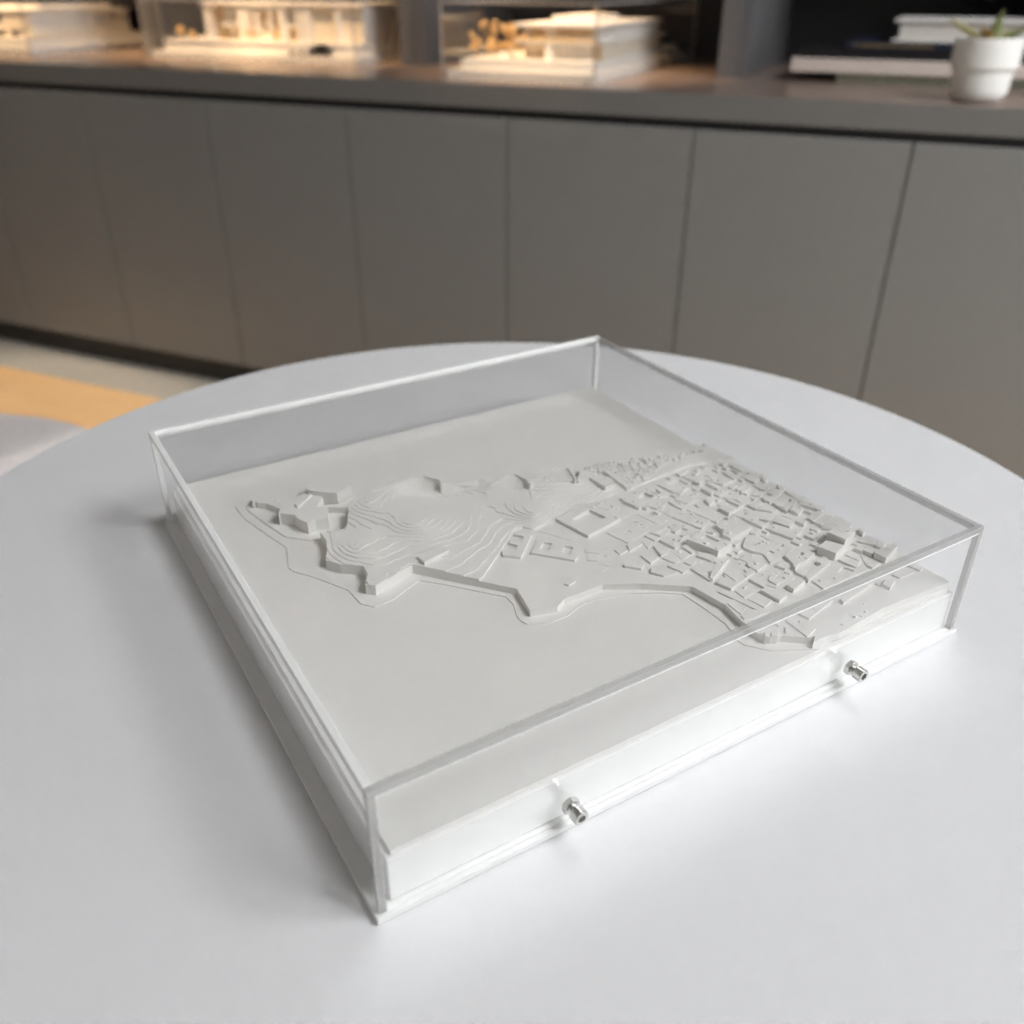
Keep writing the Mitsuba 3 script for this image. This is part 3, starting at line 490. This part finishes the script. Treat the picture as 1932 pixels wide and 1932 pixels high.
LAYER, parts, z = 0.46, [], 0.555
base_top = 3.6
parts.append(foot.extrude(base_top - z).translate([0, 0, SEA + z]))
z = base_top
while z < 12.6:
    cs = terrain.slice(z + LAYER / 2).__xor__(foot) if False else (terrain.slice(z + LAYER / 2) ^ foot)
    cs = cs.simplify(0.04)
    if cs.area() > .05:
        parts.append(cs.extrude(LAYER - .001).translate([0, 0, SEA + z]))
    z += LAYER
obj('hill', cat(*parts), 'm_print', rm, CASE, label='hill printed in contour layers with sharp terraces')
for poly, h0, h1, hl in FORT:
    obj('fort_block', mp(poly, max(h0, .56), h1), 'm_print', rm, CASE)
rng = np.random.default_rng(3)
def rough(poly, h0, h1, amp, cell):
    p = Polygon(poly).buffer(0).intersection(slab)
    x0_, y0_, x1_, y1_ = p.bounds
    ms = [prism(p, SEA + h0, SEA + h1)]
    for x in np.arange(x0_, x1_, cell):
        for y in np.arange(y0_, y1_, cell):
            xx, yy = x + rng.uniform(-.4, .4) * cell, y + rng.uniform(-.4, .4) * cell
            if p.contains(Point(xx, yy).buffer(cell * .35)):
                s = ico(cell * rng.uniform(.35, .62), (0, 0, 0), 1); s.apply_scale([1, 1, rng.uniform(.5, 1) * amp / (cell * .5)]); s.apply_translation([xx, yy, SEA + h1])
                ms.append(s)
    return cat(*ms)
for poly, h in GARDENS:
    obj('garden_block', rough(poly, 4, h - .5, .8, 1.5), 'm_print', rm, CASE, label='walled block with a bumpy planted top')
for path in RAMPARTS:
    segs, w_ = [], 1.3
    for (a, b, c), (a2, b2, c2) in zip(path[:-1], path[1:]):
        n_ = np.array([b2 - b, a - a2]); n_ = n_ / np.linalg.norm(n_) * w_
        segs.append(trimesh.convex.convex_hull(np.array([(a + k * n_[0], b + k * n_[1], SEA + h) for k in (0, 1) for h in (4, c)] + [(a2 + k * n_[0], b2 + k * n_[1], SEA + h) for k in (0, 1) for h in (4, c2)])))
    obj('rampart', cat(*segs), 'm_print', rm, CASE)
for poly, h0, h1 in WALLS:
    obj('wall_slab', mp(poly, h0, h1), 'm_print', rm, CASE)
used = []
for poly, g, h, holes, depth in BUILDINGS:
    p = Polygon(poly, [x for x in holes]).buffer(0).intersection(slab)
    if p.area < .3:
        continue
    used.append(Polygon(poly).buffer(0))
    lo = .57 if not landp.buffer(-.2).contains(p) else 3.99
    if depth:
        m = cat(prism(Polygon(poly).buffer(0).intersection(slab), SEA + lo, SEA + h - depth), prism(p, SEA + h - depth - .01, SEA + h))
    else:
        m = prism(p, SEA + lo, SEA + h)
    obj('building', m, 'm_print', rm, CASE)
# small further houses between the traced ones, laid on the same street grid
town = landp.difference(hillp).difference(emb.buffer(1)).buffer(-1.5)
core = Polygon([(196, 98), (205, 128), (182, 140), (215, 160), (300, 160), (300, 40), (200, 40), (208, 60), (200, 78)])
occ = unary_union(used).buffer(.25)
n_extra = 0
for k in range(2600):
    if n_extra >= 110:
        break
    x, y = rng.uniform(196, 303), rng.uniform(24, 160)
    w_, d_ = rng.uniform(2.2, 6.5), rng.uniform(2.0, 5.0)
    r_ = affinity.rotate(sbox(x - w_ / 2, y - d_ / 2, x + w_ / 2, y + d_ / 2), 14 + rng.normal(0, 3))
    if not (town.contains(r_) and core.contains(r_)) or occ.intersects(r_):
        continue
    occ = occ.union(r_.buffer(.55)); n_extra += 1
    obj('building', prism(r_, SEA + 3.99, SEA + 4 + rng.uniform(.5, 1.5)), 'm_print', rm, CASE)
# roof structures: little rooms and parapets on the larger roofs, one mesh
roofs = []
for poly, g, h, holes, depth in BUILDINGS:
    p = Polygon(poly, holes).buffer(0).intersection(slab)
    for k in range(int(p.area / 28)):
        x0_, y0_, x1_, y1_ = p.bounds
        x, y = rng.uniform(x0_, x1_), rng.uniform(y0_, y1_)
        w_, d_ = rng.uniform(.7, 2.4), rng.uniform(.7, 1.8)
        r_ = affinity.rotate(sbox(x - w_ / 2, y - d_ / 2, x + w_ / 2, y + d_ / 2), 14 + rng.normal(0, 3))
        if p.contains(r_) and x > 196 and y < 165:
            roofs.append(prism(r_, SEA + h, SEA + h + rng.uniform(.3, .8)))
obj('roof_structure', cat(*roofs), 'm_print', rm, CASE, kind='stuff', label='tiny rooms on the roofs')
nb = Polygon(NORTH).buffer(0).intersection(slab).difference(emb)
tiny, occn = [], unary_union(used).buffer(.2)
for k in range(2500):
    x0_, y0_, x1_, y1_ = nb.bounds
    x, y = rng.uniform(x0_, x1_), rng.uniform(y0_, y1_)
    w_, d_ = rng.uniform(1.0, 3.4), rng.uniform(.9, 2.2)
    r_ = affinity.rotate(sbox(x - w_ / 2, y - d_ / 2, x + w_ / 2, y + d_ / 2), rng.choice([-14, 14, 0]) + rng.normal(0, 3))
    if nb.contains(r_) and not occn.intersects(r_):
        occn = occn.union(r_.buffer(.35)); tiny.append(prism(r_, SEA + 3.99, SEA + 4 + rng.uniform(.5, 1.8)))
obj('shore_houses', cat(*tiny), 'm_print', rm, CASE, kind='stuff', label='rows of tiny houses along the far shore')
# ---------------------------------------------------------------- boxed models on the counter (metres: along, into the wall, above the counter)
CTR = ROOM.translate([0, 0, CT + 0.0004])
def clear_box(label, s0, s1, t0, t1, h):
    k = thing('clear_box', label, 'display box', 'clear acrylic boxes on the counter')
    b = .0035
    def quad(a, b_, c, d):
        return trimesh.Trimesh(np.array([a, b_, c, d]), [[0, 1, 2], [0, 2, 3]], process=False)
    e = b / 2
    for nm, qd in (('panel', ((s0 + e, t0 + e, 0), (s1 - e, t0 + e, 0), (s1 - e, t0 + e, h), (s0 + e, t0 + e, h))), ('panel', ((s0 + e, t1 - e, 0), (s1 - e, t1 - e, 0), (s1 - e, t1 - e, h), (s0 + e, t1 - e, h))),
                   ('panel', ((s0 + e, t0 + e, 0), (s0 + e, t1 - e, 0), (s0 + e, t1 - e, h), (s0 + e, t0 + e, h))), ('panel', ((s1 - e, t0 + e, 0), (s1 - e, t1 - e, 0), (s1 - e, t1 - e, h), (s1 - e, t0 + e, h))),
                   ('lid', ((s0, t0, h - e), (s1, t0, h - e), (s1, t1, h - e), (s0, t1, h - e)))):
        obj(nm, quad(*qd), 'm_acrylic_thin', k, CTR)
    bars = [bx(a, a + b, c, c + b, 0, h) for a in (s0, s1 - b) for c in (t0, t1 - b)]
    bars += [bx(s0, s1, c, c + b, h - b, h) for c in (t0, t1 - b)] + [bx(a, a + b, t0, t1, h - b, h) for a in (s0, s1 - b)]
    obj('grey_edge', cat(*bars), 'm_edge', k, CTR)
    return k
pr('m_edge', (0.36, 0.34, 0.33), 0.3)
def part(k, name, boxes, mat):
    return obj(name, cat(*[b_ if isinstance(b_, trimesh.Trimesh) else bx(*b_) for b_ in boxes]), mat, k, CTR)

# left: house with dark window openings
clear_box('clear box over the leftmost white building model, at the left picture edge', -.82, -.368, .20, .76, .134)
k = thing('building_model', 'leftmost boxed model, cream house with dark window openings', 'architectural model', 'boxed building models on the counter')
part(k, 'board', [(-.81, -.38, .21, .75, 0, .020)], 'm_model_white')
part(k, 'plinth', [(-.80, -.392, .225, .735, .0202, .041)], 'm_model_white')
win = [(-.60, -.524, .0446, .0595), (-.506, -.468, .0446, .0605), (-.575, -.528, .080, .104), (-.70, -.63, .0446, .0595), (-.70, -.63, .08, .1)]
def wall_holes(s0, s1, z0, z1, holes, t0, t1):
    p = Polygon([(s0, z0), (s1, z0), (s1, z1), (s0, z1)], [[(a, c), (b, c), (b, d), (a, d)] for a, b, c, d in holes])
    m = prism(p, 0, t1 - t0)
    v = m.vertices.copy(); m.vertices = np.c_[v[:, 0], t1 - v[:, 2], v[:, 1]]
    m.invert() if m.volume < 0 else None
    return m
part(k, 'front_wall', [wall_holes(-.785, -.42, .0412, .108, win, .262, .270)], 'm_cream')
part(k, 'side_wall', [(-.43, -.42, .2705, .66, .0412, .108)] + [(-.4198, -.414, t, t + .012, .05, .10) for t in (.30, .37, .44, .50, .56, .62)] + [(-.4198, -.416, .28, .65, .072, .078)], 'm_model_white')
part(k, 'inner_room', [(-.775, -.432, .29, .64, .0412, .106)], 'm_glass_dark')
part(k, 'roof', [(-.795, -.41, .255, .67, .1082, .1145)], 'm_model_white')
part(k, 'upper_storey', [(-.775, -.43, .32, .60, .1147, .131)], 'm_model_white')
part(k, 'terrace_rail', [(-.415, -.395, .25, .66, .0412, .048), (-.47, -.44, .2505, .2545, .076, .08)], 'm_cream')

# middle: columned facade with two toy cars
clear_box('clear box over the white model with the long columned facade', -.023, .677, .295, .80, .146)
k = thing('building_model', 'boxed model with a long cream columned facade, between the other two boxes', 'architectural model', 'boxed building models on the counter')
part(k, 'board', [(-.012, .668, .305, .79, 0, .017)], 'm_model_white')
part(k, 'plinth', [(.002, .655, .350, .775, .0172, .046)], 'm_model_white')
X = lambda px: .139 + (px - 375) * .00162
part(k, 'rear_wall', [(X(378), X(690), .412, .43, .0462, .132)], 'm_cream')
part(k, 'recess_panel', [(X(384), X(404), .408, .4115, .0462, .125), (X(424), X(446), .402, .4115, .0462, .078), (X(470), X(479), .398, .4115, .0462, .112), (X(484), X(511), .404, .4115, .098, .116), (X(513), X(530), .398, .4115, .0462, .116), (X(542), X(562), .402, .4115, .0462, .078)], 'm_cream_dark')
for px0, px1 in ((375, 382), (446, 456), (457, 468), (480, 484), (510, 513), (531, 540), (566, 574), (577, 592), (642, 650)):
    part(k, 'column', [(X(px0), X(px1), .372, .4115, .0462, .1315)], 'm_model_white')
for px in (408, 414, 420, 427, 434, 440, 542, 548, 554, 560):
    part(k, 'slat', [(X(px), X(px) + .0035, .388, .394, .088, .1315)], 'm_model_white')
part(k, 'lintel', [(X(405), X(446), .386, .40, .0785, .0875), (X(540), X(566), .386, .40, .0785, .0875), (X(468), X(531), .38, .3975, .1165, .1315)], 'm_model_white')
part(k, 'door', [(X(485), X(510), .4, .4035, .0462, .0975)], 'm_cream')
part(k, 'wall_panel', [(X(594), X(641), .385, .4115, .0462, .1315), (X(650), X(690), .385, .4115, .0462, .1315)], 'm_cream')
part(k, 'side_wing', [(X(690), X(694), .38, .66, .0462, .1315), (X(600), X(692), .431, .66, .0462, .1315)], 'm_model_white')
part(k, 'roof', [(X(372), X(696), .365, .67, .1317, .1392)], 'm_model_white')
for i, (s, t, mt, lb) in enumerate(((.480, .328, 'm_model_white', 'white toy car'), (.548, .330, 'm_black', 'black toy car'))):
    c = part(k, 'toy_car', [cham(s - .030, s + .030, t - .012, t + .012, .0212, .033, .002), cham(s - .015, s + .020, t - .011, t + .011, .0328, .044, .004)], mt)
    for a in (-.018, .018):
        for b_ in (-.0125, .0105):
            obj('wheel', rod((s + a, t + b_, .0228), (s + a, t + b_ + .002, .0228), .0054, 12), 'm_black', c, CTR)
    labels[c] = {'label': lb}
def tree(k, s, t, z, h, spread, n, seed, r=.0075):
    rg = np.random.default_rng(seed)
    tr = part(k, 'tree', [rod((s, t, z), (s, t, z + h * .6), .0016, 6)], 'm_gold')
    pts = [(s + rg.normal(0, spread), t + rg.normal(0, spread), z + h * rg.uniform(.35, 1)) for _ in range(n)]
    obj('crown', cat(*[ico(r * rg.uniform(.7, 1.1), p, 1) for p in pts], *[rod((s, t, z + h * .45), p, .0007, 4) for p in pts]), 'm_gold', tr, CTR, smooth=60)
tree(k, .052, .365, .0462, .036, .008, 6, 1, .009); tree(k, .098, .365, .0462, .016, .008, 5, 2); tree(k, X(475), .36, .0462, .024, .006, 4, 3, .005); tree(k, X(528), .36, .0462, .024, .006, 4, 4, .005)

# right: terraced villa with golden trees
clear_box('clear box over the villa model with golden trees', 1.051, 1.413, .055, .90, .152)
k = thing('building_model', 'rightmost boxed model, white terraced villa with golden trees', 'architectural model', 'boxed building models on the counter')
part(k, 'board', [(1.060, 1.404, .065, .89, 0, .019)], 'm_model_white')
part(k, 'plinth', [(1.082, 1.398, .095, .80, .0192, .041)], 'm_model_white')
part(k, 'ground_floor', [(1.205, 1.39, .165, .62, .0412, .073)], 'm_cream')
part(k, 'recess_panel', [(1.252, 1.268, .158, .1645, .0412, .070), (1.372, 1.39, .150, .1645, .0412, .072)], 'm_cream_dark')
part(k, 'fin_wall', [(1.270, 1.281, .128, .1645, .0412, .073)], 'm_model_white')
for i in range(7):
    part(k, 'slat', [(1.286 + i * .0125, 1.292 + i * .0125, .145, .151, .0412, .073)], 'm_model_white')
part(k, 'terrace_slab', [(1.198, 1.396, .125, .66, .0732, .0762)], 'm_model_white')
part(k, 'terrace_fascia', [(1.198, 1.392, .1255, .135, .0764, .084)], 'm_cream_dark')
part(k, 'upper_floor', [(1.205, 1.38, .16, .55, .0764, .104)], 'm_model_white')
part(k, 'upper_window', [(1.225, 1.255, .1575, .1598, .08, .1), (1.285, 1.37, .1575, .1598, .088, .1)], 'm_cream_dark')
part(k, 'roof', [(1.196, 1.398, .13, .60, .1042, .111)], 'm_model_white')
part(k, 'roof_light', [(1.25, 1.34, .22, .42, .1112, .124)], 'm_model_white')
part(k, 'side_wing', [(1.3802, 1.392, .25, .60, .0764, .100)], 'm_model_white')
for i, (s, t, h, n) in enumerate(((1.092, .15, .056, 7), (1.108, .19, .068, 6), (1.135, .16, .050, 8), (1.168, .17, .066, 10), (1.185, .15, .060, 10), (1.20, .14, .048, 8), (1.215, .60, .085, 8), (1.24, .62, .09, 8))):
    tree(k, s, t, .0412, h, .0085, n, 20 + i)

# ---------------------------------------------------------------- books and pot at the right
def book(label, s0, s1, t0, t1, z0, z1, cover, spine=False, ov=.004, board=.0028):
    k = thing('book', label, 'book', 'books in the stack behind the white pot')
    obj('cover', cat(cham(s0, s1, t0, t1, z0, z0 + board, .0006), cham(s0, s1, t0, t1, z1 - board, z1, .0006), *([cham(s0, s1, t0, t0 + .003, z0 + .0005, z1 - .0005, .0006)] if spine else [])), cover, k, CTR)
    obj('page_block', bx(s0 + ov * 2, s1 - ov, t0 + (.0032 if spine else ov), t1 - ov, z0 + board, z1 - board), 'm_page', k, CTR)
    return k
book('thin sage-green book at the very bottom of the stack', 1.865, 2.42, .372, .64, 0, .0098, 'm_sage', True, board=.002)
book('thin sage-green book second from the bottom of the stack', 1.863, 2.42, .370, .64, .0100, .0196, 'm_sage', True, board=.002)
book('large pinkish-white book jutting out left, third from the bottom of the stack', 1.766, 2.42, .355, .65, .0198, .0468, 'm_pink_white', True, board=.011)
book('black glossy book lying on the large pinkish-white book', 1.779, 2.42, .362, .64, .0470, .0664, 'm_black', True)
nb_ = book('dark navy book with small gold lettering on its spine, under the white book', 1.874, 2.42, .358, .63, .0666, .0810, 'm_navy', True)
rg = np.random.default_rng(11)
foil, s = [], 1.892
while s < 2.045:
    w_ = rg.uniform(.0022, .0042)
    if rg.random() > .14:
        foil += [bx(s, s + .0009, .3573, .3579, .0712, .0768), bx(s + w_ - .0009, s + w_, .3573, .3579, .0712, .0768)] + ([bx(s, s + w_, .3573, .3579, .0755, .0768)] if rg.random() > .5 else [bx(s, s + w_, .3573, .3579, .0712, .0722)])
    s += w_ + .0014
obj('gold_lettering', cat(*foil), 'm_goldfoil', nb_, CTR)
book('thick white hardcover with pale page edges on top of the stack', 1.964, 2.41, .362, .62, .0812, .1235, 'm_book_white', False, .0065, .0055)
pk = thing('plant_pot', 'white two-tier plant pot standing at the front edge of the counter', 'plant pot')
PT = CTR.translate([2.146, .10, 0])
obj('pot', lathe([(0, .0002), (.030, .0002), (.040, .003), (.047, .010), (.0505, .020), (.0515, .050), (.0525, .053), (.0565, .0555), (.0575, .058), (.058, .102), (.0572, .1045), (.0555, .105), (.054, .1035), (.053, .09), (0, .09)], 72), 'm_pot', pk, PT, smooth=40)
obj('soil', lathe([(0, .0902), (.0525, .0902), (.05, .094), (0, .096)], 40), 'm_soil', pk, PT, smooth=40)
su = thing('succulent', 'small spiky succulent with green and amber leaves growing in the white pot', 'plant')
def leaf(base, tip, w_, mat):
    base, tip = np.array(base, float), np.array(tip, float)
    d = tip - base; L_ = np.linalg.norm(d); d /= L_
    side = np.cross(d, [0, 1, .2]); side /= np.linalg.norm(side); nrm = np.cross(side, d)
    pts = []
    for u_, ww in ((0, .55), (.25, 1), (.5, .85), (.75, .5), (1, .04)):
        c = base + d * L_ * u_ + nrm * .006 * math.sin(u_ * PI)
        for a in range(8):
            pts.append(c + side * w_ * ww * math.cos(a * PI / 4) + nrm * w_ * .28 * ww * math.sin(a * PI / 4))
    f = []
    for i in range(4):
        for a in range(8):
            b_ = (a + 1) % 8
            f += [[i * 8 + a, i * 8 + b_, i * 8 + 8 + b_], [i * 8 + a, i * 8 + 8 + b_, i * 8 + 8 + a]]
    f += [[0, a + 1, a] for a in range(1, 7)] + [[32, 32 + a, 33 + a] for a in range(1, 7)]
    obj('leaf', trimesh.Trimesh(np.array(pts), f, process=False), mat, su, PT, smooth=60)
for tip, w_, mt in (((-.078, -.01, .135), .008, 'm_leaf_pale'), ((.010, -.01, .150), .009, 'm_leaf'), ((.060, .0, .122), .008, 'm_leaf'), ((-.02, -.015, .122), .008, 'm_leaf_amber'), ((-.008, -.02, .118), .007, 'm_leaf_amber'), ((.03, .02, .118), .007, 'm_leaf_pale'), ((-.05, .02, .116), .007, 'm_leaf'), ((.02, .03, .125), .007, 'm_leaf')):
    leaf((tip[0] * .15, tip[1] * .2, .0965), tip, w_, mt)
dp = thing('dried_bouquet', 'dark dried bouquet with a few pale bluish and rose heads above the book stack', 'dried flowers')
rg = np.random.default_rng(5)
obj('vase', lathe([(0, .0002), (.05, .0002), (.06, .03), (.045, .10), (.03, .13), (.034, .14), (.028, .14), (0, .12)], 32), 'm_black', dp, CTR.translate([2.18, .78, 0]), smooth=40)
heads = [(rg.uniform(1.97, 2.39), rg.uniform(.70, .86), rg.uniform(.165, .30)) for _ in range(46)]
obj('stem', cat(*[rod((2.18, .78, .13), p, .0015, 5) for p in heads]), 'm_black', dp, CTR)
pr('m_head_blue', (0.10, 0.13, 0.14), 0.7); pr('m_head_rose', (0.14, 0.06, 0.05), 0.7)
for mt, sel in (('m_dark', heads[12:]), ('m_head_blue', heads[:8]), ('m_head_rose', heads[8:12])):
    obj('flower_head', cat(*[ico(rg.uniform(.010, .017), p, 1) for p in sel]), mt, dp, CTR, smooth=60)

# ---------------------------------------------------------------- warm ceiling spotlights over the boxed models
for i, (s, aim) in enumerate(((-.85, -.75), (-.35, -.35), (.1, .12), (.55, .52), (1.15, 1.15), (1.35, 1.33))):
    sp = thing('ceiling_spot', 'small warm ceiling spotlight, ' + ['first', 'second', 'third', 'fourth', 'fifth', 'sixth'][i] + ' from the left in the row above the counter', 'spotlight', 'warm ceiling spotlights')
    obj('housing', lathe([(0.03, -.10), (.034, -.10), (.034, 0), (0, 0), (0, -.004), (.03, -.004)], 24), 'm_window', sp, ROOM.translate([s, -.75, CEIL - .002]), smooth=40)
    I_ = SPOT * (1.35 if i < 4 else 1.0)
    o = np.array((ROOM @ mi.ScalarPoint3f(s, -.75, CEIL - .09)))
    a = np.array((ROOM @ mi.ScalarPoint3f(aim, .37 if i < 4 else .28, CT + .12)))
    scene[f'spot_light_{i}'] = {'type': 'spot', 'to_world': T().look_at(origin=o.ravel().tolist(), target=a.ravel().tolist(), up=[0, 1, 0.1]), 'intensity': {'type': 'rgb', 'value': [I_, I_ * .66, I_ * .36]}, 'cutoff_angle': 8.0, 'beam_width': 4.5}
dl = thing('fill_downlight', 'added unseen ceiling lamp over the floor strip at the left', 'fill_downlight')
obj('housing', lathe([(0.05, -.05), (.055, -.05), (.055, 0), (0, 0), (0, -.004), (.05, -.004)], 32), 'm_window', dl, ROOM.translate([-.1, -.12, CEIL - .002]), smooth=40)  # unseen lamp added to brighten the carpet and the strip
o = np.array((ROOM @ mi.ScalarPoint3f(-.1, -.12, CEIL - .06))); a = np.array((ROOM @ mi.ScalarPoint3f(-.1, -.52, 0)))
scene['fill_down_light'] = {'type': 'spot', 'to_world': T().look_at(origin=o.ravel().tolist(), target=a.ravel().tolist(), up=[0, 1, 0.1]), 'intensity': {'type': 'rgb', 'value': [DOWN, DOWN * .85, DOWN * .66]}, 'cutoff_angle': 13.0, 'beam_width': 9.0}
